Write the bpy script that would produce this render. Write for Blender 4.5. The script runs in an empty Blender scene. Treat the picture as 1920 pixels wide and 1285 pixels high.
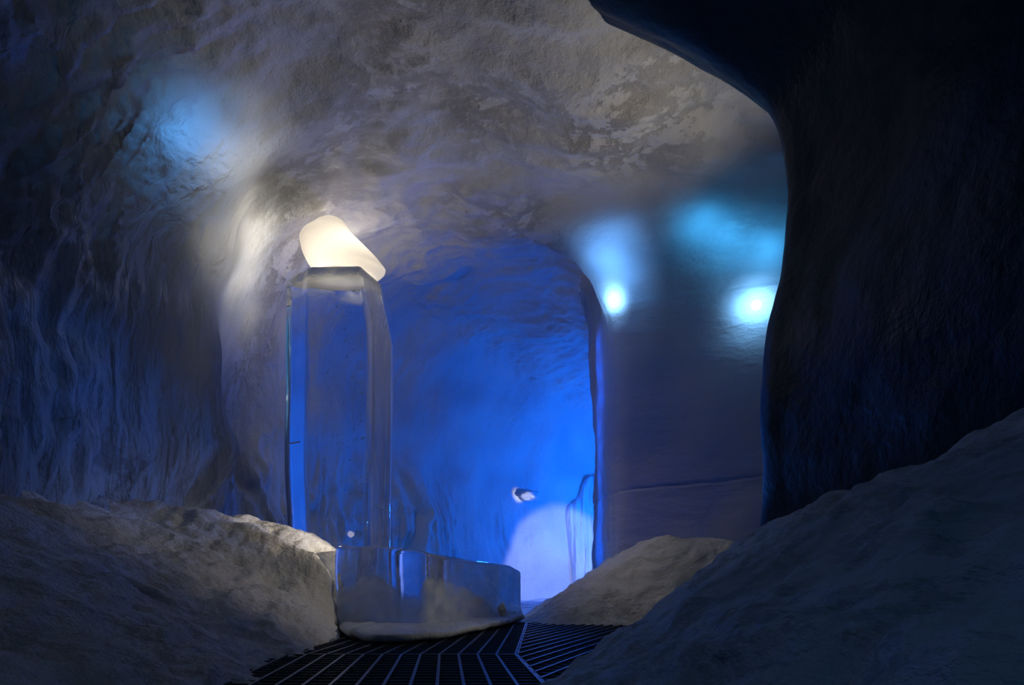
import bpy, math, random
import numpy as np
from mathutils import Vector
from mathutils.bvhtree import BVHTree

# ------------------------------------------------------------------ camera, world, lights, exposure
S = bpy.context.scene
COL = S.collection
F, CX, HY, CAMZ = 1280.0, 960.0, 1088.0, 0.40      # focal length in pixels, horizon row of the photo, eye height

def P(px, py, d):
    """photo pixel at depth d (metres along +Y) -> world point"""
    return Vector(((px - CX) / F * d, d, CAMZ + (HY - py) / F * d))

cam = bpy.data.objects.new('camera', bpy.data.cameras.new('camera'))
COL.objects.link(cam)
cam.location = (0, 0, CAMZ)
cam.rotation_euler = (math.pi / 2, 0, 0)
cam.data.sensor_width = 36.0
cam.data.lens = F / 1920 * 36
cam.data.shift_y = (HY - 642.5) / 1920            # shift lens: the verticals of the photo stay upright
cam.data.clip_start = 0.02
S.camera = cam

S.view_settings.view_transform = 'Standard'
S.view_settings.look = 'None'
S.view_settings.exposure = 0.0
S.view_settings.gamma = 1.0
S.view_settings.use_curve_mapping = False
S.cycles.max_bounces = 8
S.cycles.diffuse_bounces = 3
S.cycles.glossy_bounces = 3
S.cycles.transmission_bounces = 8
S.cycles.sample_clamp_indirect = 3.0

W = bpy.data.worlds.new('cave_dark')
S.world = W
W.use_nodes = True
W.node_tree.nodes['Background'].inputs[0].default_value = (0.02, 0.05, 0.09, 1)
W.node_tree.nodes['Background'].inputs[1].default_value = 0.0

def point(name, loc, power, col, r=0.05):
    l = bpy.data.lights.new(name, 'POINT')
    l.energy = power; l.color = col; l.shadow_soft_size = r
    o = bpy.data.objects.new(name, l); COL.objects.link(o); o.location = loc
    return o

def spot(name, loc, tgt, power, col, ang, blend=0.15, r=0.05):
    l = bpy.data.lights.new(name, 'SPOT')
    l.energy = power; l.color = col; l.shadow_soft_size = r
    l.spot_size = math.radians(ang); l.spot_blend = blend
    o = bpy.data.objects.new(name, l); COL.objects.link(o); o.location = loc
    o.rotation_euler = (Vector(tgt) - Vector(loc)).to_track_quat('-Z', 'Y').to_euler()
    return o

WARM = (1.0, 0.86, 0.66)
BLUE = (0.0, 0.13, 1.0)
spot('column_top_lamp', P(645, 500, 6.9), P(440, 440, 6.0), 6, WARM, 120, 1.0, 0.12)
point('lump_lamp', P(640, 488, 6.30), 4.0, (1.0, 0.90, 0.74), 0.03)
point('hall_bounce_fill', P(668, 508, 6.95), 7, WARM, 0.06)  # added warm fill standing in for bounce light in the hall
spot('ceiling_lamp', (3.1, 4.78, 1.5), (-0.35, 5.3, 4.3), 165, (1.0, 0.90, 0.78), 64, 1.0, 0.1)
spot('column_foot_fill', (2.9, 4.85, 1.9), (-1.68, 5.62, 0.70), 1000, (1.0, 0.86, 0.66), 12, 1.0, 0.05)  # added beam that brightens the bank crest at the column foot
spot('bank_lamp', (2.9, 4.8, 1.9), (-1.5, 5.1, 0.35), 140, (1.0, 0.88, 0.72), 34, 1.0, 0.35)
spot('nub_fill', (1.9, 10.85, 1.3), (0.24, 12.05, 1.86), 260, (0.7, 0.75, 1.0), 7, 0.8, 0.03)  # tiny added spot, only brightens the ice nub
spot('mound_fill', P(662, 490, 6.95), (1.25, 6.4, .4), 75, WARM, 46, 1.0, 0.06)  # added warm spot to brighten the mound, no fixture here
spot('wall_foot_blue_fill', (1.6, 6.55, 1.0), (-2.9, 4.9, 1.35), 170, (0.03, 0.2, 1.0), 26, 1.0, 0.05)  # added blue beam for the flecks low on the left wall
spot('edge_blue_fill', (0.2, 7.6, .6), (1.5, 4.1, 1.4), 420, (0.03, 0.22, 1.0), 19, 0.8, 0.05)  # added blue beam that draws the rim on the right wall's edge
point('column_foot_lamp', P(628, 1000, 5.72), 0.5, WARM, 0.03)
point('tunnel_blue_lamp', (2.3, 11.7, 1.6), 230, BLUE, 0.15)
spot('tunnel_white_lamp', (2.0, 10.9, 1.0), (0.85, 12.75, 0.42), 130, (0.50, 0.58, 1.0), 74, 0.25)
point('passage_fill', (-0.6, -1.6, 2.2), 11, (0.28, 0.60, 1.0), 0.4)  # added dim blue fill, unseen behind the camera
point('floor_blue_fill', (-0.35, 8.6, 0.8), 12, (0.02, 0.22, 1.0), 0.08)  # added blue fill hanging free in the tunnel, no fixture

# ------------------------------------------------------------------ noise
_rng = np.random.RandomState(7)
_perm = _rng.permutation(256)
_grad = _rng.normal(size=(256, 3)); _grad /= np.linalg.norm(_grad, axis=1)[:, None]

def noise3(p):
    p = np.asarray(p, float)
    i = np.floor(p).astype(int); f = p - i
    u = f * f * f * (f * (f * 6 - 15) + 10)
    def corner(a, b, c):
        h = _perm[(_perm[(_perm[(i[:, 0] + a) & 255] + i[:, 1] + b) & 255] + i[:, 2] + c) & 255]
        return (_grad[h] * (f - np.array([a, b, c]))).sum(1)
    def mix(a, b, t): return a + (b - a) * t
    x00 = mix(corner(0, 0, 0), corner(1, 0, 0), u[:, 0]); x10 = mix(corner(0, 1, 0), corner(1, 1, 0), u[:, 0])
    x01 = mix(corner(0, 0, 1), corner(1, 0, 1), u[:, 0]); x11 = mix(corner(0, 1, 1), corner(1, 1, 1), u[:, 0])
    return mix(mix(x00, x10, u[:, 1]), mix(x01, x11, u[:, 1]), u[:, 2]) * 1.6

def fbm(p, s, o=4, g=0.5):
    p = np.asarray(p, float) * s; a = 1.0; r = 0
    for k in range(o):
        r = r + a * noise3(p + 17.3 * k); p = p * 2.03; a *= g
    return r

def ridged(p, s, o=3):
    p = np.asarray(p, float) * s; a = 1.0; r = 0
    for k in range(o):
        r = r + a * (1 - 2 * np.abs(noise3(p + 9.1 * k))); p = p * 2.07; a *= 0.5
    return r

def interp(tab, x):
    xs = [t[0] for t in tab]; ys = [t[1] for t in tab]
    return np.interp(x, xs, ys)

def smooth(x):
    x = np.clip(x, 0, 1); return x * x * (3 - 2 * x)

def catmull(pts, n):
    """smooth resampling of a list of n-D points"""
    p = np.array(pts, float); m = len(p) - 1
    t = np.linspace(0, m, n); i = np.minimum(t.astype(int), m - 1); f = (t - i)[:, None]
    pe = np.vstack([2 * p[0] - p[1], p, 2 * p[-1] - p[-2]])
    a, b, c, d = pe[i], pe[i + 1], pe[i + 2], pe[i + 3]
    return 0.5 * ((2 * b) + (c - a) * f + (2 * a - 5 * b + 4 * c - d) * f ** 2 + (3 * b - a - 3 * c + d) * f ** 3)

# ------------------------------------------------------------------ mesh helpers
def grid_normals(V):
    du = np.gradient(V, axis=0); dv = np.gradient(V, axis=1)
    n = np.cross(du, dv); n /= np.maximum(np.linalg.norm(n, axis=2), 1e-9)[..., None]
    return n

def grid_faces(nu, nv, mask=None, flip=False, close_v=False):
    a = np.arange(nu * nv).reshape(nu, nv)
    if close_v:
        b = np.hstack([a, a[:, :1]])
    else:
        b = a
    q = np.stack([b[:-1, :-1], b[1:, :-1], b[1:, 1:], b[:-1, 1:]], -1)
    if flip: q = q[..., ::-1]
    if mask is not None: q = q[mask]
    return q.reshape(-1, 4)

def link(name, verts, faces, mat, parent=None, smooth_=True, normals=None, origin=None):
    verts = np.asarray(verts, float).reshape(-1, 3)
    faces = [list(map(int, f)) for f in faces]
    if origin is not None: verts = verts - np.array(origin)
    me = bpy.data.meshes.new(name)
    me.from_pydata(verts.tolist(), [], faces)
    me.update()
    if smooth_: me.polygons.foreach_set('use_smooth', [True] * len(me.polygons))
    if normals is not None: me.normals_split_custom_set_from_vertices(np.asarray(normals).reshape(-1, 3).tolist())
    for m in (mat if isinstance(mat, (list, tuple)) else [mat]): me.materials.append(m)
    o = bpy.data.objects.new(name, me); COL.objects.link(o)
    if origin is not None and parent is None: o.location = origin
    if parent is not None: o.parent = parent
    return o

def put_attr(o, name, vals):
    a = o.data.attributes.new(name, 'FLOAT', 'POINT')
    a.data.foreach_set('value', np.asarray(vals, np.float32).ravel())

def compact(V, faces, N=None):
    used = np.unique(faces); m = -np.ones(len(V), int); m[used] = np.arange(len(used))
    return V[used], m[faces], (None if N is None else N[used])

def tag(o, label, cat, group=None, kind=None):
    o['label'] = label
    if cat: o['category'] = cat
    if group: o['group'] = group
    if kind: o['kind'] = kind
    return o

def empty(name, loc, label, cat, group=None):
    o = bpy.data.objects.new(name, None); COL.objects.link(o); o.location = loc
    o.empty_display_size = 0.1
    return tag(o, label, cat, group)

# ------------------------------------------------------------------ materials
def nodes_of(name):
    m = bpy.data.materials.new(name); m.use_nodes = True
    nt = m.node_tree; nt.nodes.clear()
    return m, nt, nt.nodes, nt.links

def ice_wall(name, base, dirt=None, dirt_amt=0.0, rough=0.5, spec=0.5, trans=0.0, trans_col=(0.5, 0.75, 1, 1),
             scale=(1, 1, 1), bumps=((6, 0.05), (24, 0.02)), dirt_scale=2.2, wet=0.0, base2=None, attr=None, scallop=0.9):
    m, nt, N, L = nodes_of(name)
    out = N.new('ShaderNodeOutputMaterial')
    tc = N.new('ShaderNodeTexCoord'); mp = N.new('ShaderNodeMapping'); mp.inputs['Scale'].default_value = scale
    L.new(tc.outputs['Object'], mp.inputs[0])
    # relief
    prev = None
    for k, (sc, dist) in enumerate(bumps):
        n = N.new('ShaderNodeTexNoise'); n.inputs['Scale'].default_value = sc
        n.inputs['Detail'].default_value = 5; n.inputs['Roughness'].default_value = 0.6
        n.inputs['Distortion'].default_value = 0.15
        L.new(mp.outputs[0], n.inputs[0])
        b = N.new('ShaderNodeBump'); b.inputs['Strength'].default_value = 0.9; b.inputs['Distance'].default_value = dist
        L.new(n.outputs['Fac'], b.inputs['Height'])
        if prev: L.new(prev.outputs[0], b.inputs['Normal'])
        prev = b
    # colour: broad tone variation + dirty veins
    v = N.new('ShaderNodeTexNoise'); v.inputs['Scale'].default_value = 1.3; v.inputs['Detail'].default_value = 4
    L.new(tc.outputs['Object'], v.inputs[0])
    r = N.new('ShaderNodeValToRGB'); L.new(v.outputs['Fac'], r.inputs[0])
    r.color_ramp.elements[0].position = 0.3; r.color_ramp.elements[1].position = 0.7
    r.color_ramp.elements[0].color = (base[0] * .78, base[1] * .8, base[2] * .84, 1)
    r.color_ramp.elements[1].color = (*base, 1)
    col = r.outputs[0]
    at = None
    if attr:          # one ice, two tones: clear blue ice on the left wall, dusty firn on the ceiling
        at = N.new('ShaderNodeAttribute'); at.attribute_name = attr
        m2 = N.new('ShaderNodeMix'); m2.data_type = 'RGBA'
        L.new(at.outputs['Fac'], m2.inputs[0]); L.new(col, m2.inputs[6]); m2.inputs[7].default_value = (*base2, 1)
        col = m2.outputs[2]
    if dirt:
        d = N.new('ShaderNodeTexNoise'); d.inputs['Scale'].default_value = dirt_scale; d.inputs['Detail'].default_value = 9
        d.inputs['Roughness'].default_value = 0.76; d.inputs['Distortion'].default_value = 0.25
        L.new(mp.outputs[0], d.inputs[0])
        a = N.new('ShaderNodeMath'); a.operation = 'SUBTRACT'; a.inputs[1].default_value = 0.5; L.new(d.outputs['Fac'], a.inputs[0])
        ab = N.new('ShaderNodeMath'); ab.operation = 'ABSOLUTE'; L.new(a.outputs[0], ab.inputs[0])
        mr = N.new('ShaderNodeMapRange'); L.new(ab.outputs[0], mr.inputs[0])
        mr.inputs[1].default_value = 0.0; mr.inputs[2].default_value = 0.05; mr.inputs[3].default_value = 1; mr.inputs[4].default_value = 0
        v2 = N.new('ShaderNodeTexNoise'); v2.inputs['Scale'].default_value = 0.9; v2.inputs['Detail'].default_value = 3
        L.new(tc.outputs['Object'], v2.inputs[0])
        mr2 = N.new('ShaderNodeMapRange'); L.new(v2.outputs['Fac'], mr2.inputs[0])
        mr2.inputs[1].default_value = 0.4; mr2.inputs[2].default_value = 0.62
        mu = N.new('ShaderNodeMath'); mu.operation = 'MULTIPLY'; L.new(mr.outputs[0], mu.inputs[0]); L.new(mr2.outputs[0], mu.inputs[1])
        mu2 = N.new('ShaderNodeMath'); mu2.operation = 'MULTIPLY'; L.new(mu.outputs[0], mu2.inputs[0]); mu2.inputs[1].default_value = dirt_amt
        if attr:
            da = N.new('ShaderNodeAttribute'); da.attribute_name = 'dust'
            mu3 = N.new('ShaderNodeMath'); mu3.operation = 'MULTIPLY'; mu3.inputs[1].default_value = dirt_amt
            L.new(da.outputs['Fac'], mu3.inputs[0]); L.new(mu3.outputs[0], mu2.inputs[1])
        mx = N.new('ShaderNodeMix'); mx.data_type = 'RGBA'
        L.new(mu2.outputs[0], mx.inputs[0]); L.new(col, mx.inputs[6]); mx.inputs[7].default_value = (*dirt, 1)
        col = mx.outputs[2]
    if attr:          # cracks sink in; vertical melt ripples where the ice is clear
        vb = N.new('ShaderNodeBump'); vb.invert = True; vb.inputs['Strength'].default_value = 0.8; vb.inputs['Distance'].default_value = 0.03
        L.new(mu2.outputs[0], vb.inputs['Height']); L.new(prev.outputs[0], vb.inputs['Normal'])
        ms_ = N.new('ShaderNodeMapping'); ms_.inputs['Scale'].default_value = (1, 1, .2); L.new(tc.outputs['Object'], ms_.inputs[0])
        rn = N.new('ShaderNodeTexNoise'); rn.inputs['Scale'].default_value = 9; rn.inputs['Detail'].default_value = 3; rn.inputs['Distortion'].default_value = 0.5
        L.new(ms_.outputs[0], rn.inputs[0])
        rm = N.new('ShaderNodeMath'); rm.operation = 'MULTIPLY'; L.new(rn.outputs['Fac'], rm.inputs[0]); L.new(at.outputs['Fac'], rm.inputs[1])
        rb = N.new('ShaderNodeBump'); rb.inputs['Strength'].default_value = scallop; rb.inputs['Distance'].default_value = 0.07
        L.new(rm.outputs[0], rb.inputs['Height']); L.new(vb.outputs[0], rb.inputs['Normal'])
        prev = rb
    bs = N.new('ShaderNodeBsdfPrincipled')
    L.new(col, bs.inputs['Base Color'])
    bs.inputs['Roughness'].default_value = rough
    bs.inputs['Specular IOR Level'].default_value = spec
    bs.inputs['IOR'].default_value = 1.31
    if wet > 0:       # glazed patches of refrozen melt water
        w = N.new('ShaderNodeTexNoise'); w.inputs['Scale'].default_value = 1.7; w.inputs['Detail'].default_value = 3
        L.new(tc.outputs['Object'], w.inputs[0])
        wr = N.new('ShaderNodeMapRange'); L.new(w.outputs['Fac'], wr.inputs[0])
        wr.inputs[1].default_value = 0.42; wr.inputs[2].default_value = 0.6
        wr.inputs[3].default_value = rough; wr.inputs[4].default_value = rough * (1 - wet)
        L.new(wr.outputs[0], bs.inputs['Roughness'])
    L.new(prev.outputs[0], bs.inputs['Normal'])
    sh = bs.outputs[0]
    if trans > 0:
        t = N.new('ShaderNodeBsdfTranslucent'); t.inputs[0].default_value = trans_col
        L.new(prev.outputs[0], t.inputs['Normal'])
        ms = N.new('ShaderNodeMixShader'); ms.inputs[0].default_value = trans
        if at is not None:
            tm = N.new('ShaderNodeMath'); tm.operation = 'MULTIPLY'; L.new(at.outputs['Fac'], tm.inputs[0]); tm.inputs[1].default_value = trans
            L.new(tm.outputs[0], ms.inputs[0])
        L.new(sh, ms.inputs[1]); L.new(t.outputs[0], ms.inputs[2]); sh = ms.outputs[0]
    L.new(sh, out.inputs[0])
    return m

def clear_ice(name, rough=(0.02, 0.2), tint=(0.93, 0.97, 1.0), streak=0.01, cloudy=0.0, cloud_col=(0.7, 0.76, 0.8), cscale=(3, 3, 1.2), clo=0.5, chi=0.7):
    m, nt, N, L = nodes_of(name)
    out = N.new('ShaderNodeOutputMaterial')
    tc = N.new('ShaderNodeTexCoord')
    mp = N.new('ShaderNodeMapping'); mp.inputs['Scale'].default_value = (14, 14, 0.9); L.new(tc.outputs['Object'], mp.inputs[0])
    n = N.new('ShaderNodeTexNoise'); n.inputs['Scale'].default_value = 2.0; n.inputs['Detail'].default_value = 4; L.new(mp.outputs[0], n.inputs[0])
    b = N.new('ShaderNodeBump'); b.inputs['Strength'].default_value = 0.5; b.inputs['Distance'].default_value = streak; L.new(n.outputs['Fac'], b.inputs['Height'])
    g = N.new('ShaderNodeBsdfPrincipled')
    g.inputs['Transmission Weight'].default_value = 1; g.inputs['IOR'].default_value = 1.31
    g.inputs['Base Color'].default_value = (*tint, 1)
    mr = N.new('ShaderNodeMapRange'); L.new(n.outputs['Fac'], mr.inputs[0])
    mr.inputs[1].default_value = 0.35; mr.inputs[2].default_value = 0.75; mr.inputs[3].default_value = rough[0]; mr.inputs[4].default_value = rough[1]
    L.new(mr.outputs[0], g.inputs['Roughness']); L.new(b.outputs[0], g.inputs['Normal'])
    sh = g.outputs[0]
    if cloudy > 0:    # milky frost: a thin scattering skin
        mp2 = N.new('ShaderNodeMapping'); mp2.inputs['Scale'].default_value = cscale; L.new(tc.outputs['Object'], mp2.inputs[0])
        c = N.new('ShaderNodeTexNoise'); c.inputs['Scale'].default_value = 1.4; c.inputs['Detail'].default_value = 7; c.inputs['Roughness'].default_value = 0.62; L.new(mp2.outputs[0], c.inputs[0])
        cr = N.new('ShaderNodeMapRange'); L.new(c.outputs['Fac'], cr.inputs[0])
        cr.inputs[1].default_value = clo; cr.inputs[2].default_value = chi; cr.inputs[3].default_value = cloudy * .12; cr.inputs[4].default_value = cloudy
        df = N.new('ShaderNodeBsdfDiffuse'); df.inputs[0].default_value = (*cloud_col, 1); L.new(b.outputs[0], df.inputs['Normal'])
        tr = N.new('ShaderNodeBsdfTranslucent'); tr.inputs[0].default_value = (*cloud_col, 1)
        m0 = N.new('ShaderNodeMixShader'); m0.inputs[0].default_value = 0.5; L.new(df.outputs[0], m0.inputs[1]); L.new(tr.outputs[0], m0.inputs[2])
        fa = N.new('ShaderNodeAttribute'); fa.attribute_name = 'frost'
        fm = N.new('ShaderNodeMath'); fm.operation = 'MAXIMUM'; L.new(cr.outputs[0], fm.inputs[0]); L.new(fa.outputs['Fac'], fm.inputs[1])
        ms = N.new('ShaderNodeMixShader'); L.new(fm.outputs[0], ms.inputs[0]); L.new(sh, ms.inputs[1]); L.new(m0.outputs[0], ms.inputs[2]); sh = ms.outputs[0]
    L.new(sh, out.inputs[0])
    return m

def plain(name, col, rough=0.5, metal=0.0, nscale=40, var=0.25):
    m, nt, N, L = nodes_of(name)
    out = N.new('ShaderNodeOutputMaterial'); bs = N.new('ShaderNodeBsdfPrincipled')
    tc = N.new('ShaderNodeTexCoord'); n = N.new('ShaderNodeTexNoise'); n.inputs['Scale'].default_value = nscale; L.new(tc.outputs['Object'], n.inputs[0])
    r = N.new('ShaderNodeValToRGB'); L.new(n.outputs['Fac'], r.inputs[0])
    r.color_ramp.elements[0].color = (*[c * (1 - var) for c in col], 1); r.color_ramp.elements[1].color = (*[min(1, c * (1 + var)) for c in col], 1)
    L.new(r.outputs[0], bs.inputs['Base Color']); bs.inputs['Roughness'].default_value = rough; bs.inputs['Metallic'].default_value = metal
    L.new(bs.outputs[0], out.inputs[0])
    return m

def emitter(name, col, strength):
    m, nt, N, L = nodes_of(name)
    out = N.new('ShaderNodeOutputMaterial'); e = N.new('ShaderNodeEmission')
    e.inputs[0].default_value = (*col, 1); e.inputs[1].default_value = strength
    L.new(e.outputs[0], out.inputs[0]); return m

M_SHELL = ice_wall('vault_ice', (0.66, 0.65, 0.62), (0.26, 0.21, 0.13), 0.32, 0.48, 0.5, 0.32, (0.8, 0.86, 0.92, 1),
                   (1, 1, .8), ((3, 0.05), (11, 0.018), (60, 0.004)), wet=0.25, dirt_scale=1.7, base2=(0.44, 0.52, 0.62), attr='leftness')
M_BACK = M_SHELL
M_MID = ice_wall('smooth_wall_ice', (0.66, 0.65, 0.62), (0.26, 0.21, 0.13), 0.32, 0.38, 0.6, 0.32, (0.30, 0.62, 1, 1),
                 (.6, .6, 1.3), ((3, 0.04), (11, 0.014)), dirt_scale=2.2, base2=(0.56, 0.55, 0.55), attr='leftness', scallop=0.08)
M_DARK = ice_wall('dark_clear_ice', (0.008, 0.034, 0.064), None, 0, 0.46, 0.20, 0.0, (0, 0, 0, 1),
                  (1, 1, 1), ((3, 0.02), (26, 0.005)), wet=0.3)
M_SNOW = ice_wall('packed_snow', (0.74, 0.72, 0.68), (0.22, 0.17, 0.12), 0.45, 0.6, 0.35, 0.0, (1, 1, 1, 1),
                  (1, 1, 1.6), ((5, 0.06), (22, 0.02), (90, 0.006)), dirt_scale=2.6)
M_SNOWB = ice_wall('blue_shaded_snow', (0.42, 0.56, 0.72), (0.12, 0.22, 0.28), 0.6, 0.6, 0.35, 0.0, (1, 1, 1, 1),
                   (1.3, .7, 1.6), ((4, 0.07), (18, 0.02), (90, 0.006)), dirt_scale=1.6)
M_FLOOR = ice_wall('floor_ice', (0.45, 0.5, 0.55), None, 0, 0.35, 0.5, 0.0, (1, 1, 1, 1), (1, 1, 1), ((6, 0.06), (30, 0.01)))
M_COL = clear_ice('clear_column_ice', (0.0, 0.06), streak=0.0007, cloudy=0.15, clo=0.55, chi=0.75)
M_FROST = clear_ice('frosted_column_ice', (0.08, 0.35), streak=0.004, cloudy=0.9, cloud_col=(0.8, 0.8, 0.8), cscale=(9, 9, .5), clo=0.28, chi=0.7)
M_BLOCK = clear_ice('clear_block_ice', (0.02, 0.15), streak=0.002, cloudy=0.45, cloud_col=(0.66, 0.70, 0.68), cscale=(2.5, 2.5, 2.2), clo=0.42, chi=0.7)
M_CAP = ice_wall('milky_cap_ice', (0.86, 0.84, 0.80), None, 0, 0.25, 0.5, 0.65, (1, 0.95, 0.86, 1), (1, 1, 1), ((8, 0.01), (40, 0.003)))
M_LEDGE = ice_wall('frozen_ledge', (0.62, 0.66, 0.70), (0.3, 0.3, 0.3), 0.4, 0.35, 0.5, 0.0, (1, 1, 1, 1), (1, 1, 1), ((8, 0.03), (40, 0.01)))
M_INSNOW = ice_wall('snow_in_ice', (0.70, 0.71, 0.66), (0.25, 0.24, 0.2), 0.5, 0.6, 0.2, 0.3, (0.7, 0.75, 0.7, 1), (1, 1, 1), ((9, 0.06), (40, 0.02)))
M_CURT = ice_wall('white_curtain_ice', (0.86, 0.89, 0.92), None, 0, 0.4, 0.4, 0.3, (0.9, 0.95, 1, 1), (1, 1, .4), ((7, 0.03), (30, 0.004)))
M_WHITE = plain('white_ice_flaw', (0.8, 0.84, 0.88), 0.5)
M_STEEL = plain('galvanised_steel', (0.085, 0.09, 0.10), 0.4, 0.6)
M_LENS = emitter('lamp_glass', (0.85, 0.95, 1.0), 6.0)

# ------------------------------------------------------------------ the vault: left wall, ceiling, end of the tunnel
LEFT = [(-3.35, -2.5), (-3.35, 1), (-3.15, 4), (-2.98, 6.3), (-2.25, 8.4), (-1.15, 10.5), (0.05, 12.1), (1.6, 13.3), (3.5, 13.8), (5.5, 14)]
RIGHT = [(4.0, -2.5), (4.2, 1), (4.5, 4), (4.7, 6.4), (2.5, 8.5), (2.2, 9.5), (2.9, 10.4), (3.6, 11), (4.5, 11.4), (5.5, 11.5)]
HEIGHT = [3.8, 3.9, 4.0, 4.1, 4.1, 4.0, 3.8, 3.4, 3.1, 3.0]
NU, NV = 640, 400
Lp, Rp = catmull(LEFT, NU), catmull(RIGHT, NU)
Hh = catmull([(h,) for h in HEIGHT], NU)[:, 0]
t = np.linspace(0, 1, NV); th = np.pi * t
ex = np.where(t < 0.5, 2 / 4.6, 2 / 2.8)
cx = np.sign(np.cos(th)) * np.abs(np.cos(th)) ** ex
sz = np.abs(np.sin(th)) ** ex
mid = (Lp + Rp) / 2; half = (Rp - Lp) / 2
V = np.zeros((NU, NV, 3))
V[..., 0] = mid[:, None, 0] - half[:, None, 0] * cx[None]
V[..., 1] = mid[:, None, 1] - half[:, None, 1] * cx[None]
V[..., 2] = -0.4 + (Hh[:, None] + 0.4) * sz[None]
n0 = grid_normals(V)
if n0[NU // 3, NV // 2, 2] > 0: n0 = -n0          # into the cave
Q = V.reshape(-1, 3)
uu = np.repeat(np.linspace(0, 17.5, NU), NV); vv = np.tile(t * 10, NU)
sc = np.stack([uu, vv, 0 * uu], 1)
disp = 0.16 * fbm(Q, 0.75, 2)
wl = smooth((0.46 - np.tile(t, NU)) / 0.12)
warp = 0.35 * fbm(Q, 1.2, 2)
y0 = np.interp(Q[:, 2], [0, 2.0, 3.3, 4.1], [6.1, 5.85, 5.5, 4.9])
calm = 1 - 0.85 * smooth((Q[:, 1] - y0 + 1.0) / 0.7) * smooth((Q[:, 2] - 1.2) / .8)
calm *= 1 - .85 * smooth((uu - 9.0) / 1.5)
disp += (1 - wl * (1 - calm)) * 0.05 * fbm(Q + 5, 2.6, 3)
disp += wl * calm * 0.055 * ridged(np.stack([uu * 6.0 + warp, vv * 0.8 + warp, Q[:, 0] * .3], 1), 1.5, 3)     # melt scallops on the left wall
disp += (1 - wl) * 0.022 * ridged(np.stack([uu * 2.2 + vv * .8, vv * 1.0 - uu * .4, 0 * uu], 1) + warp[:, None], 1.2, 4)
disp += wl * (0.34 + 0.16 * smooth((3.0 - Q[:, 2]) / 1.2)) * np.exp(-((Q[:, 1] - y0) / 0.55) ** 2) * smooth((Q[:, 2] - .6) / 1.0)       # rib that the column lamp rakes
folds = smooth((2.4 - Q[:, 2]) / 1.2) * wl
folds *= 1 - .8 * smooth((uu - 9.5) / 1.0)
disp += folds * 0.10 * ridged(np.stack([uu * 1.6 + warp * 1.5, vv * .45, 0 * uu], 1), 1.3, 3)                  # hanging folds low on the wall
LEFTN = smooth((0.40 - np.tile(t, NU)) / 0.16 + .25 * fbm(Q, 1.1, 3)) * smooth((y0 + 1.5 - Q[:, 1]) / 0.8)
DUST = smooth((8.2 - Q[:, 1]) / 1.5)
V = (Q + n0.reshape(-1, 3) * disp[:, None]).reshape(NU, NV, 3)
NN = grid_normals(V)
if NN[NU // 3, NV // 2, 2] > 0: NN = -NN
ui = np.arange(NU - 1)[:, None] * np.ones((1, NV - 1)); vi = np.arange(NV - 1)[None] * np.ones((NU - 1, 1))
ub = int(NU * 0.545)
is_left = (vi < NV * 0.36) & (ui < ub); is_back = (vi < NV * 0.36) & (ui >= ub)
SHELL_F = grid_faces(NU, NV)
for nm, mk, mt in (('wall_left', is_left, M_SHELL), ('wall_back', is_back, M_SHELL), ('ceiling', ~(is_left | is_back), M_SHELL)):
    v_, f_, n_ = compact(V.reshape(-1, 3), grid_faces(NU, NV, mk.astype(bool)), NN.reshape(-1, 3))
    o = link(nm, v_, f_, mt, normals=n_)
    put_attr(o, 'leftness', compact(LEFTN[:, None], grid_faces(NU, NV, mk.astype(bool)))[0])
    put_attr(o, 'dust', compact(DUST[:, None], grid_faces(NU, NV, mk.astype(bool)))[0])
    o['kind'] = 'structure'
SHELL = BVHTree.FromPolygons(V.reshape(-1, 3).tolist(), SHELL_F.tolist())

def ray(tree, px, py):
    d = Vector(((px - CX) / F, 1, (HY - py) / F)); d.normalize()
    h = tree.ray_cast(Vector((0, 0, CAMZ)), d)
    return h[0], h[1], d

# ------------------------------------------------------------------ middle wall with the two lamps frozen into it
plan = [(4.4, 5.4), (3.3, 6.45), (2.45, 6.86), (1.75, 7.09), (1.38, 7.19), (1.19, 7.26), (1.105, 7.38), (1.06, 7.6), (1.03, 8.0), (1.05, 8.5), (1.2, 9.2), (1.6, 10.0),
        (2.2, 10.8), (3.2, 11.4), (4.6, 11.7)]
nP, nZ = 420, 300
pl = catmull(plan, nP)
tg = np.gradient(pl, axis=0); tg /= np.linalg.norm(tg, axis=1)[:, None]
on = np.stack([tg[:, 1], -tg[:, 0]], 1)           # outward of the slab
on = -on if on[10, 1] > 0 else on
kk = np.hanning(41); kk /= kk.sum()
on = np.stack([np.convolve(np.pad(on[:, c], 20, 'edge'), kk, 'valid') for c in (0, 1)], 1)
zz = np.concatenate([np.linspace(-0.35, 3.4, 210), np.linspace(3.415, 4.18, nZ - 210)])
FL = catmull([(0,), (0,), (0.0,), (0.05,), (0.10,), (0.24,), (0.50,), (0.80,), (1.05,), (1.25,), (1.45,)], 400)[:, 0]
FLZ = catmull([(-1,), (1.5,), (2.4,), (2.85,), (3.15,), (3.5,), (3.8,), (3.98,), (4.06,), (4.11,), (4.18,)], 400)[:, 0]
fl = np.interp(zz, FLZ, FL)
front = np.linspace(0, 1, nP); ff = 0.75 + 0.60 * (1 - smooth((front - 0.18) / 0.20)) - 0.60 * smooth((front - 0.42) / 0.12)
PV = np.zeros((nP, nZ, 3))
PV[..., 0] = pl[:, None, 0] + on[:, None, 0] * fl[None] * ff[:, None]
PV[..., 1] = pl[:, None, 1] + on[:, None, 1] * fl[None] * ff[:, None]
PV[..., 2] = zz[None]
pn = grid_normals(PV)
if pn[60, 40, 1] > 0: pn = -pn
q = PV.reshape(-1, 3)
side = np.repeat(smooth((front - 0.40) / 0.06), nZ)
wf = np.tile(smooth(fl / 0.7), nP)
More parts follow.
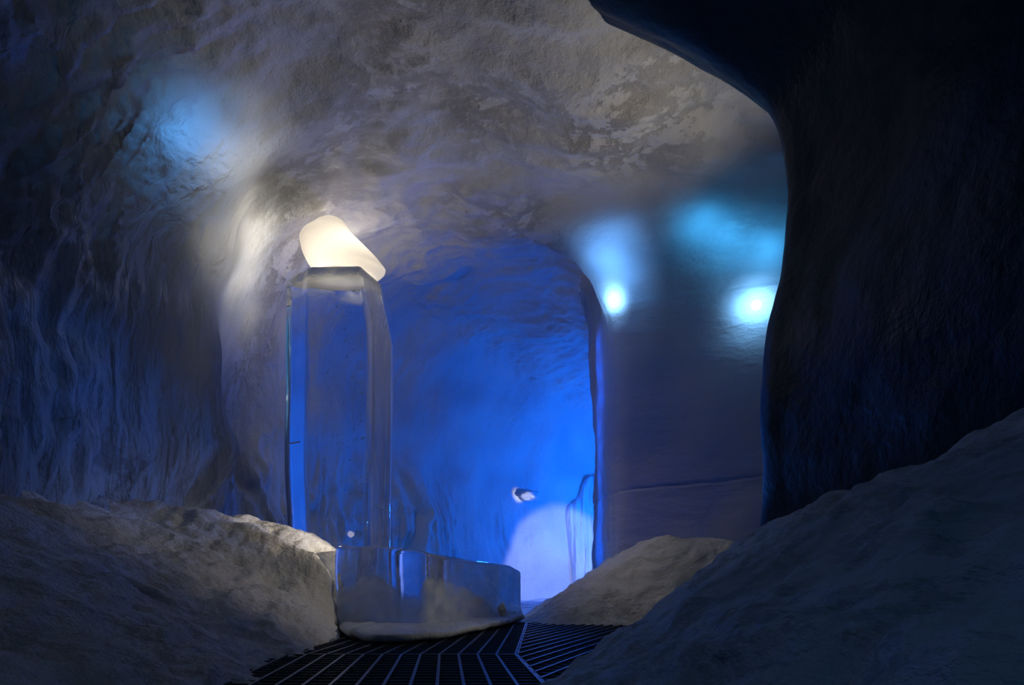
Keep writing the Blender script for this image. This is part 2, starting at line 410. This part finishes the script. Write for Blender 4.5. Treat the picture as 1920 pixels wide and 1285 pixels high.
dz = (1 - wf) * 0.05 * fbm(q, 0.8, 3) - wf * 0.16 * fbm(q, 0.75, 2) * -1 + 0.008 * fbm(q * np.array([.6, .6, 2.2]), 2.5, 3)
dz += side * 0.03 * ridged(q * np.array([1, 3.0, .45]), 1.5, 3)
dz += -0.030 * np.exp(-((q[:, 2] - 1.35 - 0.07 * (q[:, 0] - 1.2) - .03 * fbm(q, 1.5, 2)) / 0.012) ** 2)   # the thin dark seam
PV = q + pn.reshape(-1, 3) * dz[:, None]
for k_ in np.where(PV[:, 2] > 3.3)[0]:              # the wall flares out and flows into the ceiling
    hit = SHELL.ray_cast(Vector((PV[k_, 0], PV[k_, 1], 2.6)), Vector((0, 0, 1)))
    if hit[0] is not None:
        gap = (hit[0].z - PV[k_, 2]) / 0.09
        rim = max(0.0, (k_ % nZ) / nZ - 0.93) / 0.07
        PV[k_, 2] = hit[0].z - 0.014 + 0.06 * rim - 0.09 * (gap if gap > 30 else math.log1p(math.exp(gap)))
PV = PV.reshape(nP, nZ, 3)
pf = grid_faces(nP, nZ)
o = link('wall_middle', PV.reshape(-1, 3), pf, M_MID); o['kind'] = 'structure'
zq = PV.reshape(-1, 3)[:, 2]
put_attr(o, 'leftness', smooth((4.12 - zq) / 0.3)); put_attr(o, 'dust', smooth((zq - 3.3) / 0.6) * .8 + .2)
MIDT = BVHTree.FromPolygons(PV.reshape(-1, 3).tolist(), pf.tolist())

def behind(tree, px, py, depth):
    h, n, d = ray(tree, px, py)
    if h is None: return P(px, py, 7)
    if n.dot(d) < 0: n = -n
    return h + n * depth

CYAN = (0.17, 0.72, 1.0); ICEB = (0.42, 0.66, 1.0)
def glow(name, tree, px, py, depth, power, col, ang, r):
    p = behind(tree, px, py, depth); h, n, d = ray(tree, px, py)
    spot(name, p, h, power, col, ang, 1.0, r)
glow('wall_lamp_core', MIDT, 1150, 562, 0.15, 13, (0.8, 0.9, 1.0), 140, 0.02)
for gy_ in (650, 700, 750, 800, 850, 900, 950, 1000, 1040):
    glow('rim_glow_fill', MIDT, 1124, gy_, 0.20, 3.2, (0.0, 0.16, 1.0), 150, 0.05)  # added lights inside the slab imitate tunnel light in its rim
for gx_, gy_, gp_ in ((1120, 410, 13), (1165, 440, 10), (1140, 480, 17), (1155, 525, 11)):
    glow('wall_lamp_glow', MIDT, gx_, gy_, 0.34, gp_, ICEB, 140, 0.06)
glow('edge_lamp_core', MIDT, 1416, 574, 0.24, 28, (0.66, 0.86, 1.0), 140, 0.02)
for gx_, gy_, gp_ in ((1315, 420, 7), (1405, 365, 9), (1365, 450, 8), (1440, 470, 9), (1350, 330, 7), (1425, 300, 5)):
    glow('edge_lamp_glow', MIDT, gx_, gy_, 0.27, gp_, CYAN, 150, 0.06)
glow('left_wall_glow', SHELL, 372, 270, 0.35, 10, (0.10, 0.42, 1.0), 150, 0.06)
glow('left_wall_glow', SHELL, 395, 195, 0.35, 11, (0.12, 0.45, 1.0), 150, 0.06)
for gx_, gy_, gp_ in ((530, 110, 8), (500, 200, 8), (460, 300, 9), (465, 380, 10), (482, 440, 14), (475, 520, 13), (490, 600, 9), (430, 440, 4), (436, 530, 5), (520, 430, 6)):
    glow('ridge_glow', SHELL, gx_, gy_, 0.34, gp_ * .9, (1.0, 0.86, 0.66), 150, 0.08)

# ------------------------------------------------------------------ dark foreground wall on the right
EDGE = [(-.5, 1.46), (.64, 1.46), (.8, 1.5), (1.42, 1.48), (1.8, 1.5), (2.05, 1.56), (2.3, 1.62), (2.77, 1.65), (3.0, 1.62), (3.27, 1.53), (3.52, 1.22), (3.8, .69), (4.2, -.2)]
wp = [(2.5, -2.5, .0), (2.35, -1, .05), (2.2, .5, .1), (2.0, 1.6, .3), (1.83, 2.6, .6), (1.68, 3.3, .85), (1.57, 3.75, 1), (1.5, 3.98, 1), (1.51, 4.10, 1), (1.60, 4.22, 1), (1.85, 4.4, 1),
      (2.5, 4.5, .9), (3.9, 4.6, .8)]
nP2, nZ2 = 380, 260
wq = catmull(wp, nP2)
ez = np.array(EDGE)
zt = np.linspace(-0.35, 4.2, nZ2)
es = np.interp(zt, ez[:, 0], ez[:, 1]); k = np.ones(15) / 15; es = np.convolve(np.pad(es, 7, 'edge'), k, 'valid')
WV = np.zeros((nP2, nZ2, 3))
WV[..., 0] = wq[:, None, 0] + (es[None] - 1.5) * wq[:, None, 2]
WV[..., 1] = wq[:, None, 1]; WV[..., 2] = zt[None]
wn = grid_normals(WV)
if wn[150, 60, 0] > 0: wn = -wn
q = WV.reshape(-1, 3)
dd = 0.05 * fbm(q + 3, 0.8, 2) * np.repeat(smooth(np.abs(wq[:, 1] - 4.0) / 1.2), nZ2) + 0.008 * fbm(q, 3, 3)
WV = q + wn.reshape(-1, 3) * dd[:, None]
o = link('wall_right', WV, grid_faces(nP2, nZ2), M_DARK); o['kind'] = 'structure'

# ------------------------------------------------------------------ floor
gx, gy = np.meshgrid(np.linspace(-3.6, 6, 130), np.linspace(-2.5, 14.2, 220), indexing='ij')
g = np.stack([gx.ravel(), gy.ravel(), 0 * gx.ravel()], 1)
up = smooth((g[:, 1] - 6.45) / 0.4)
h = -0.32 + up * (0.30 + 0.012 * (g[:, 1] - 7)) + up * 0.03 * fbm(g, 2.2, 3) + 0.012 * fbm(g, 5, 2)
g[:, 2] = h
o = link('floor', g, grid_faces(130, 220), M_FLOOR); o['kind'] = 'structure'

# ------------------------------------------------------------------ snow banks
def sheet(name, X, Y, Z, mat, label, cat, thick=None):
    Vv = np.stack([X, Y, Z], -1); nu, nv = X.shape
    n = grid_normals(Vv)
    if n[nu // 2, nv // 2, 2] < 0: n = -n
    q = Vv.reshape(-1, 3)
    return q, n.reshape(-1, 3), nu, nv

def bank(name, X, Y, Z, mat, label, cat, amp=1.0, extra=None, origin=(0, 0, 0)):
    q, n, nu, nv = sheet(name, X, Y, Z, mat, label, cat)
    d = amp * (0.06 * fbm(q, 1.6, 3) + 0.025 * fbm(q + 3, 5, 3) + 0.018 * ridged(q * np.array([1, .6, 1.6]), 4, 3))
    if extra is not None: d = d + extra(q)
    q = q + n * d[:, None]
    qq = q.reshape(nu, nv, 3)
    # skirt: bring all four borders down to make a solid drift
    top = qq
    low = top.copy(); low[..., 2] = -0.30
    ring_idx = [(i, 0) for i in range(nu)] + [(nu - 1, j) for j in range(1, nv)] + [(i, nv - 1) for i in range(nu - 2, -1, -1)] + [(0, j) for j in range(nv - 2, 0, -1)]
    base = len(q); vs = list(map(tuple, q)); fs = grid_faces(nu, nv).tolist()
    for (i, j) in ring_idx: vs.append((qq[i, j, 0], qq[i, j, 1], min(-0.30, qq[i, j, 2] - .05)))
    R = len(ring_idx)
    for k in range(R):
        a = ring_idx[k][0] * nv + ring_idx[k][1]; b = ring_idx[(k + 1) % R]; b = b[0] * nv + b[1]
        fs.append([a, b, base + (k + 1) % R, base + k])
    o = link(name, vs, fs, mat, origin=origin)
    return tag(o, label, cat)

# left bank
ny, nx = 330, 260
Y = np.linspace(0.5, 7.2, ny)
foot = interp([(.5, -.85), (2, -.96), (2.6, -1.02), (3.2, -1.10), (3.9, -1.14), (4.5, -1.18), (5.0, -1.30), (5.4, -1.38), (5.8, -1.42), (6.2, -1.48), (7.2, -1.6)], Y)
wall = np.interp(Y, Lp[:, 1], Lp[:, 0]) - 0.30
ct = interp([(.5, 1.0), (2.5, 1.05), (4, 1.12), (5, 1.08), (6.2, 1.02), (7.2, .95)], Y)
pw = interp([(.5, .95), (3.5, .9), (4.3, .85), (4.9, .65), (5.25, .22), (5.6, .17), (7.2, .17)], Y)
U = np.linspace(0, 1, nx) ** 2.0
Xg = foot[:, None] + (wall - foot)[:, None] * U[None]
Zg = -0.06 + (ct + .06)[:, None] * U[None] ** pw[:, None]
def dent(q):
    c = P(258, 1100, 3.45)
    r = ((q[:, 0] - c[0]) / .12) ** 2 + ((q[:, 1] - c[1]) / .10) ** 2
    return -0.24 * np.exp(-r ** 2)
bank('snow_bank', Xg, np.repeat(Y[:, None], nx, 1), Zg, M_SNOW, 'long sloping bank of packed snow below the left wall, bright near the ice column', 'snow bank', extra=dent)

# right bank
Y = np.linspace(0.4, 6.1, ny)
foot = interp([(.4, -.1), (2, 0.02), (2.6, .11), (3.2, .33), (3.8, .56), (4.4, .80), (5, 1.0), (5.6, 1.17), (6.1, 1.35)], Y)
top = interp([(.4, 2.4), (1.6, 2.2), (2.6, 2.0), (3.3, 1.9), (3.9, 1.75), (4.3, 1.9), (4.8, 2.5), (6.1, 3.2)], Y)
ct = interp([(.4, 1.15), (1.6, 1.08), (2.2, 1.04), (2.9, .95), (3.9, .86), (4.3, .70), (4.8, .55), (5.4, .3), (6.1, .05)], Y)
U = np.linspace(0, 1, nx)
Xg = foot[:, None] + (top - foot)[:, None] * U[None]
Zg = -0.06 + (ct + .06)[:, None] * (1 - (1 - U[None]) ** 1.25) ** 0.92
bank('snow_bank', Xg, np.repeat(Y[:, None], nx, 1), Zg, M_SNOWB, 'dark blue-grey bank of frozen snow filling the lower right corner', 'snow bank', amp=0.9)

# middle mound
xs = np.linspace(-0.02, 3.3, 240); ys = np.linspace(5.6, 7.6, 160)
Xg, Yg = np.meshgrid(xs, ys, indexing='ij')
hx = interp([(-.02, -.05), (.12, .0), (.4, .18), (.72, .40), (1.1, .64), (1.35, .77), (1.55, .83), (1.9, .80), (2.3, .75), (3.3, .8)], Xg)
fr = 5.95 + 0.12 * np.sin(Xg * 2.3) + .5 * smooth((.45 - Xg) / .5)
Zg = -0.06 + (hx + .06) * smooth((Yg - fr) / 0.95) ** 0.75
bank('snow_mound', Xg, Yg, Zg, M_SNOW, 'rounded tan snow mound at the foot of the smooth middle wall', 'snow bank', amp=0.6)

# ------------------------------------------------------------------ ring-lofted solids
def loft(rings, cap_bottom=True, cap_top=True):
    n = len(rings[0]); vs = [p for r in rings for p in r]; fs = []
    for i in range(len(rings) - 1):
        for j in range(n):
            k = (j + 1) % n
            fs.append([i * n + j, i * n + k, (i + 1) * n + k, (i + 1) * n + j])
    if cap_bottom: fs.append(list(range(n))[::-1])
    if cap_top: fs.append([(len(rings) - 1) * n + j for j in range(n)])
    return vs, fs

def rounded(poly, r, seg=5, sub=6):
    """plan polygon with rounded corners; extra points along the flats"""
    out = []; n = len(poly); tagf = []
    for i in range(n):
        a, b, c = Vector(poly[i - 1]), Vector(poly[i]), Vector(poly[(i + 1) % n])
        rr = min(r, (a - b).length * .3, (c - b).length * .3)
        p0 = b + (a - b).normalized() * rr; p2 = b + (c - b).normalized() * rr
        for k in range(seg + 1):
            s = k / seg
            out.append(tuple((1 - s) ** 2 * p0 + 2 * s * (1 - s) * b + s * s * p2)); tagf.append((i, 0))
        nb = c + (b - c).normalized() * min(r, (c - b).length * .3)
        for k in range(1, sub):
            out.append(tuple(p2.lerp(nb, k / sub))); tagf.append((i, 1))
    return out, tagf

# tall clear ice column
cpoly = [(-2.09, 6.27), (-1.80, 5.95), (-1.26, 5.93), (-1.115, 6.36), (-1.20, 6.98), (-1.98, 6.56)]
cp, ctg = rounded(cpoly, 0.035, 5, 10)
cc = Vector((-1.62, 6.4))
ZT = 3.20
rings = []
zs = list(np.linspace(-0.05, 2.75, 60)) + [2.84, 2.92, 2.99, 3.04, 3.08, 3.12, 3.15, 3.175, 3.19, 3.198, 3.2, 3.2]
for z in zs:
    s = 0.925 + 0.075 * smooth(z / 1.6)
    e = max(0, (z - 3.03) / 0.17)
    s2 = math.sqrt(max(0, 1 - e ** 5)) if z < 3.2 else .0
    s2 = max(s2, 0.55 if z < 3.199 else 0.5)
    ring = []
    for (x, y) in cp:
        dx, dy = x - cc.x, y - cc.y
        shr = 1 - (0.02 if dx < 0 else 0.22) * smooth((z - 2.55) / .65) if abs(dx) > .3 else 1 - .10 * smooth((z - 2.55) / .65)
        w = 0.012 * float(noise3(np.array([[x * .8, y * .8, z * 1.1]]))[0])
        ring.append((dx * s * shr * (1 if e == 0 else min(1, s2 + .18)) + cc.x + w, dy * s * (1 if e == 0 else s2) + cc.y + w, z))
    rings.append(ring)
rings = [r for i, r in enumerate(rings) if i != len(rings) - 1]
vs, fs = loft(rings)
column = empty('ice_column', (cc.x, cc.y, 0), 'tall clear block of ice standing upright left of the blue tunnel', 'ice sculpture')
org = (cc.x, cc.y, 0)
body = link('body', vs, fs, [M_COL, M_FROST], parent=column, origin=org)
nr = len(cp)
for p in body.data.polygons:
    j = p.index % nr
    if p.index < (len(rings) - 1) * nr:
        if ctg[j] == (2, 1): p.material_index = 1
va = np.array([tuple(v.co) for v in body.data.vertices])
fr_top = .75 * smooth((va[:, 2] - 3.04) / .03) * smooth(.62 + .9 * fbm(va, 8, 2))
fr_low = .75 * smooth((1.15 - va[:, 2]) / .8) * smooth((-.05 - va[:, 0]) / .12) * smooth(.1 + 1.2 * fbm(va * np.array([1, 1, .35]), 7, 3))
put_attr(body, 'frost', np.maximum(fr_top, fr_low))
def flaw(name, pts, th, parent, org, mat=M_WHITE):
    """thin crack plate through pts"""
    pts = [Vector(p) - Vector(org) for p in pts]
    n = (pts[1] - pts[0]).cross(pts[2] - pts[0]).normalized() * th
    k = len(pts); vs = [p + n for p in pts] + [p - n for p in pts]
    fs = [list(range(k)), list(range(2 * k - 1, k - 1, -1))] + [[i, k + i, k + (i + 1) % k, (i + 1) % k] for i in range(k)]
    return link(name, [tuple(v) for v in vs], fs, mat, parent, smooth_=False)
a = flaw('crack', [P(541, 833, 6.24), P(566, 829, 6.05), P(560, 834, 6.3)], .006, column, org); a['label'] = 'short white crack in the left edge'
a = flaw('crack', [P(690, 942, 5.99), P(710, 951, 6.12), P(731, 961, 6.33), P(712, 956, 6.4), P(694, 946, 6.2)], .004, column, org); a['label'] = 'thin slanting crack low in the right side'
rng = random.Random(5)
bv, bf = [], []
for i in range(240):
    c = Vector((rng.uniform(-1.76, -1.32), rng.uniform(6.05, 6.6), rng.uniform(.3, 2.85))) - Vector(org)
    if rng.random() < .5: c.x = rng.uniform(.1, .3)
    r = rng.choice([.003, .004, .005, .007]); b0 = len(bv)
    for d in ((1, 0, 0), (-1, 0, 0), (0, 1, 0), (0, -1, 0), (0, 0, 1.6), (0, 0, -1.6)): bv.append(tuple(c + Vector(d) * r))
    for f in ((0, 2, 4), (2, 1, 4), (1, 3, 4), (3, 0, 4), (2, 0, 5), (1, 2, 5), (3, 1, 5), (0, 3, 5)): bf.append([b0 + k for k in f])
a = link('air_bubbles', bv, bf, M_WHITE, column); a['kind'] = 'stuff'

# glowing lump on top of the column
CAPROW = [(408.5, 613, 627), (410, 607, 634), (413, 600, 640), (419, 590, 647), (428, 578, 653), (436, 567, 659), (444, 562, 666), (453, 562.5, 675), (465, 565, 687), (477, 569, 699),
          (488, 574, 709), (497, 579, 716), (504, 584, 721), (509, 589, 722), (513, 593, 719), (517, 594, 711), (520, 592, 703), (524, 586, 702), (529, 566, 708), (534, 556, 712)]
CR = catmull(CAPROW, 60); rings = []; dc = 6.32
for (y, l, r) in CR:
    c = (l + r) / 2; hw = (r - l) / 2 / F * dc; c = (c - CX) / F * dc; z = CAMZ + (HY - y) / F * dc
    ring = []
    for j in range(64):
        a = 2 * math.pi * j / 64; ca, sa = math.cos(a), math.sin(a)
        e = 2 / 2.0
        x = c + hw * np.sign(ca) * abs(ca) ** e
        yy = dc + (hw * .85) * np.sign(sa) * abs(sa) ** 1.25
        ring.append((x, yy, z))
    rings.append(ring)
vs, fs = loft(rings[::-1])
vs = np.array(vs); vs += (0.008 * fbm(vs, 6, 3))[:, None] * np.array([.3, 1, .3])
co = (-1.58, 6.32, 3.2)
cap = link('ice_lump', vs, fs, M_CAP, origin=co)
tag(cap, 'glowing white pointed lump of ice with an overhanging tip on top of the tall column', 'ice lump')

# low ice block in front
bpoly = [(-1.42, 5.45), (-.66, 5.22), (-.52, 5.42), (-.13, 6.15), (.085, 6.48), (.03, 6.86), (-.93, 6.5), (-.98, 5.86), (-1.44, 5.84)]
bp, btg = rounded(bpoly, 0.06, 5, 18)
SN = [(-1.5, .34), (-1.42, .33), (-1.30, .37), (-1.15, .47), (-1.0, .40), (-.85, .29), (-.72, .26), (-.66, .44), (-.60, .45), (-.45, .36), (-.25, .26), (-.10, .14), (.08, .08)]
TOPZ = [(-1.5, .675), (-1.0, .66), (-.72, .63), (-.6, .60), (-.5, .575), (-.13, .55), (0.0, .535), (.06, .50), (.1, .48)]
rings = []; bc = Vector((-.7, 5.95))
for k in range(34):
    e = min(1, k / 24); inset = 0
    if k > 24:
        a = (k - 24) / 9 * math.pi / 2; inset = .035 * (1 - math.cos(a)); rise = .035 * math.sin(a)
    ring = []
    for (x, y) in bp:
        tz = float(interp(TOPZ, x)) - .035
        z = .03 + (tz - .03) * e if k <= 24 else tz + rise
        flare = 1 + .06 * max(0, 1 - e / .35) ** 2
        w = .012 * float(noise3(np.array([[x * 3, y * 3, z * 2.5]]))[0])
        dx, dy = x - bc.x, y - bc.y; L_ = math.hypot(dx, dy)
        ring.append((bc.x + dx * flare * (1 - inset / L_) + w, bc.y + dy * flare * (1 - inset / L_) + w, z))
    rings.append(ring)
vs, fs = loft(rings)
bo = (bc.x, bc.y, 0)
blk = empty('ice_block', bo, 'low translucent block of ice lying in front of the tall column beside the grating', 'ice block')
bb = link('body', vs, fs, M_BLOCK, parent=blk, origin=bo)
va = np.array(vs)
fz = interp(SN, va[:, 0]) + .05 * fbm(va * np.array([1, 1, .3]), 9, 3)
put_attr(bb, 'frost', smooth((fz - va[:, 2]) / .07 + .3) * (.6 + .4 * smooth(.5 + fbm(va, 7, 2))))
led = [P(632, 1188, 5.2), P(655, 1200, 4.6), P(700, 1211, 4.25), P(760, 1212, 4.25), P(820, 1206, 4.45), P(880, 1194, 4.95), P(940, 1179, 5.7), P(978, 1166, 6.5), Vector((.1, 6.9, 0)), Vector((-1.3, 6.6, 0))]
lp, _ = rounded([(v.x, v.y) for v in led], .12, 4, 8)
rings = []
for (ins, z) in ((0.03, 0.012), (0, .03), (0.0, .055), (.02, .062), (.06, .07), (.14, .075), (.3, .08)):
    rings.append([(x + (bc.x - x) * ins + .02 * float(noise3(np.array([[x * 5, y * 5, 1.]]))[0]), y + (bc.y - y) * ins, z + .022 * float(noise3(np.array([[x * 4, y * 4, 3.]]))[0])) for (x, y) in lp])
vs, fs = loft(rings)
a = link('frozen_base', vs, fs, M_LEDGE, parent=blk, origin=bo); a['label'] = 'white frozen apron around the foot of the block'

def lumpmesh(center, rad, seed, n=18, m=26, rough=.25):
    th_ = np.linspace(0, np.pi, n); ph = np.linspace(0, 2 * np.pi, m, endpoint=False)
    T, Ph = np.meshgrid(th_, ph, indexing='ij')
    d = np.stack([np.sin(T) * np.cos(Ph), np.sin(T) * np.sin(Ph), np.cos(T)], -1).reshape(-1, 3)
    r = 1 + rough * fbm(d + seed, 1.4, 3)
    return (np.array(center) + d * r[:, None] * np.array(rad)), grid_faces(n, m, close_v=True)
c = P(941, 1172, 5.75)
v_, f_ = lumpmesh((c.x, c.y, .15), (.035, .035, .055), 3.0)
tag(link('ice_chunk', v_, f_, M_LEDGE, origin=(c.x, c.y, .1)), 'small upright ice chunk on the frozen base at the right end of the low block', 'ice chunk')
h, n, d = ray(SHELL, 985, 927)
v_, f_ = lumpmesh((0, 0, 0), (.20, .16, .10), 8.0)
tag(link('ice_nub', np.array(v_) + np.array(h) + np.array((.05, -.06, -.03)), f_, M_BACK, origin=tuple(h)), 'small white ice nub sticking out of the blue tunnel wall', 'ice lump')

DR = [(895, 1101, 1122), (905, 1092, 1126), (925, 1084, 1130), (938, 1076, 1132), (948, 1062, 1134), (962, 1057, 1136), (990, 1058, 1138), (1020, 1062, 1140), (1050, 1066, 1142), (1090, 1070, 1144), (1125, 1072, 1146)]
dcr = catmull(DR, 90); ncol = 80
fr_, bk_ = [], []
for (y_, l_, r_) in dcr:
    for j in range(ncol):
        s_ = j / (ncol - 1); e_ = 1 - (2 * s_ - 1) ** 4
        px_ = l_ + (r_ - l_) * s_; dd_ = 12.5 + .40 * s_
        hw_ = ray(SHELL, px_, min(y_, 1112))[0]
        p_ = P(px_, y_, (hw_.y if hw_ is not None else 12.8) - .03)
        fold = .07 * float(ridged(np.array([[p_.x * 7 + .25 * p_.z, p_.z * .5, 2.]]), 1.0, 3)[0])
        fr_.append((p_.x, p_.y + .10 - (.17 * e_ + fold * e_), p_.z)); bk_.append((p_.x, p_.y + .35, p_.z))
nr_ = len(dcr); fs = grid_faces(nr_, ncol).tolist(); o_ = nr_ * ncol
fs += [[o_ + k for k in f[::-1]] for f in grid_faces(nr_, ncol).tolist()]
rim = [j for j in range(ncol)] + [i * ncol + ncol - 1 for i in range(1, nr_)] + [(nr_ - 1) * ncol + j for j in range(ncol - 2, -1, -1)] + [i * ncol for i in range(nr_ - 2, 0, -1)]
fs += [[rim[k], o_ + rim[k], o_ + rim[(k + 1) % len(rim)], rim[(k + 1) % len(rim)]] for k in range(len(rim))]
tag(link('ice_drapery', fr_ + bk_, fs, M_CURT, origin=tuple(P(1105, 1120, 12.2))), 'bright white frozen curtain of ice hanging in the lit far end of the tunnel', 'ice curtain')

# ------------------------------------------------------------------ steel walkway gratings
bar_me = bpy.data.meshes.new('grating_bar')
cv = [(x, y, z) for x in (-.5, .5) for y in (-.5, .5) for z in (-.5, .5)]
bar_me.from_pydata(cv, [], [[0, 1, 3, 2], [4, 6, 7, 5], [0, 4, 5, 1], [2, 3, 7, 6], [0, 2, 6, 4], [1, 5, 7, 3]]); bar_me.update(); bar_me.materials.append(M_STEEL)

def clip(poly, p, d):
    ts = []
    for i in range(len(poly)):
        a, b = Vector(poly[i]), Vector(poly[(i + 1) % len(poly)]); e = b - a
        den = d.x * e.y - d.y * e.x
        if abs(den) < 1e-9: continue
        w = a - p; tt = (w.x * e.y - w.y * e.x) / den; s = (w.x * d.y - w.y * d.x) / den
        if 0 <= s <= 1: ts.append(tt)
    return (min(ts), max(ts)) if len(ts) >= 2 else None

def grating(poly, d, p0, pitch, rod_dir, rod_pitch, label):
    c = sum((Vector(p) for p in poly), Vector((0, 0))) / len(poly)
    root = empty('walkway_grating', (c.x, c.y, -0.3), label, 'grating', 'steel gratings of the walkway')
    def put(name, a, b, w, hgt, z):
        o = bpy.data.objects.new(name, bar_me); COL.objects.link(o); o.parent = root
        m = (a + b) / 2 - c; v = b - a
        o.location = (m.x, m.y, z + .3); o.rotation_euler = (0, 0, math.atan2(v.y, v.x)); o.scale = (v.length, w, hgt)
    d = Vector(d).normalized(); nrm = Vector((d.y, -d.x))
    for k in range(-40, 41):
        p = Vector(p0) + nrm * pitch * k; r = clip(poly, p, d)
        if r and r[1] - r[0] > .03: put('bearing_bar', p + d * r[0], p + d * r[1], .013, .035, -.0175)
    rd = Vector(rod_dir).normalized(); rn = Vector((-rd.y, rd.x))
    for k in range(-60, 61):
        p = Vector(p0) + rn * rod_pitch * k; r = clip(poly, p, rd)
        if r and r[1] - r[0] > .05: put('cross_rod', p + rd * r[0], p + rd * r[1], .006, .012, -.012)
    for i in range(len(poly)):
        a, b = Vector(poly[i]), Vector(poly[(i + 1) % len(poly)])
        put('frame_bar', a, b, .010, .035, -.020)
        o = bpy.data.objects.new('support_leg', bar_me); COL.objects.link(o); o.parent = root
        q_ = a.lerp(c, .06) - c; o.location = (q_.x, q_.y, .13); o.scale = (.03, .03, .27)
    return root
K = Vector((.017, 3.70))
d1 = Vector((-.0977, 1)); d2 = Vector((.042, 1)); d3 = Vector((.398, 1))
grating([(-1.60, 3.70), tuple(K), tuple(K - d1 * 1.9), (-1.50, 1.8)], d1, K, .102, (1, 0), .085, 'nearest dark steel grating section of the walkway at the bottom edge of the frame')
grating([(-1.60, 3.71), (.017, 3.71), tuple(K + d2 * 2.8), (-1.50, 6.5)], d2, K, .102, (1, 0), .085, 'steel grating section bending right, running under the low ice block')
grating([(.029, 3.70), tuple(K + d2 * 2.75 + Vector((.014, 0))), (1.75, 6.2), (1.45, 4.7), (.9, 3.3), (.30, 2.0), (.196, 2.0)], d3, K, .085, (1, -.04), .10, 'blue lit steel grating section turning toward the snow mound')

# ------------------------------------------------------------------ lamps frozen into the middle wall
for (px, py, r, lab) in ((1152, 564, .032, 'small bright lamp shining through the left edge of the smooth wall'),
                         (1418, 572, .045, 'larger round lamp glowing blue white beside the dark foreground wall')):
    h, n, d = ray(MIDT, px, py)
    if n.dot(d) > 0: n = -n
    root = empty('embedded_lamp', h, lab, 'lamp')
    v_, f_ = lumpmesh((0, 0, 0), (r, r, r), 1.0, rough=.0)
    v_ = np.array(v_); k = v_ @ np.array(n); v_ = v_ - np.outer(k, np.array(n)) * .8
    link('lens', v_, f_, M_LENS, parent=root)
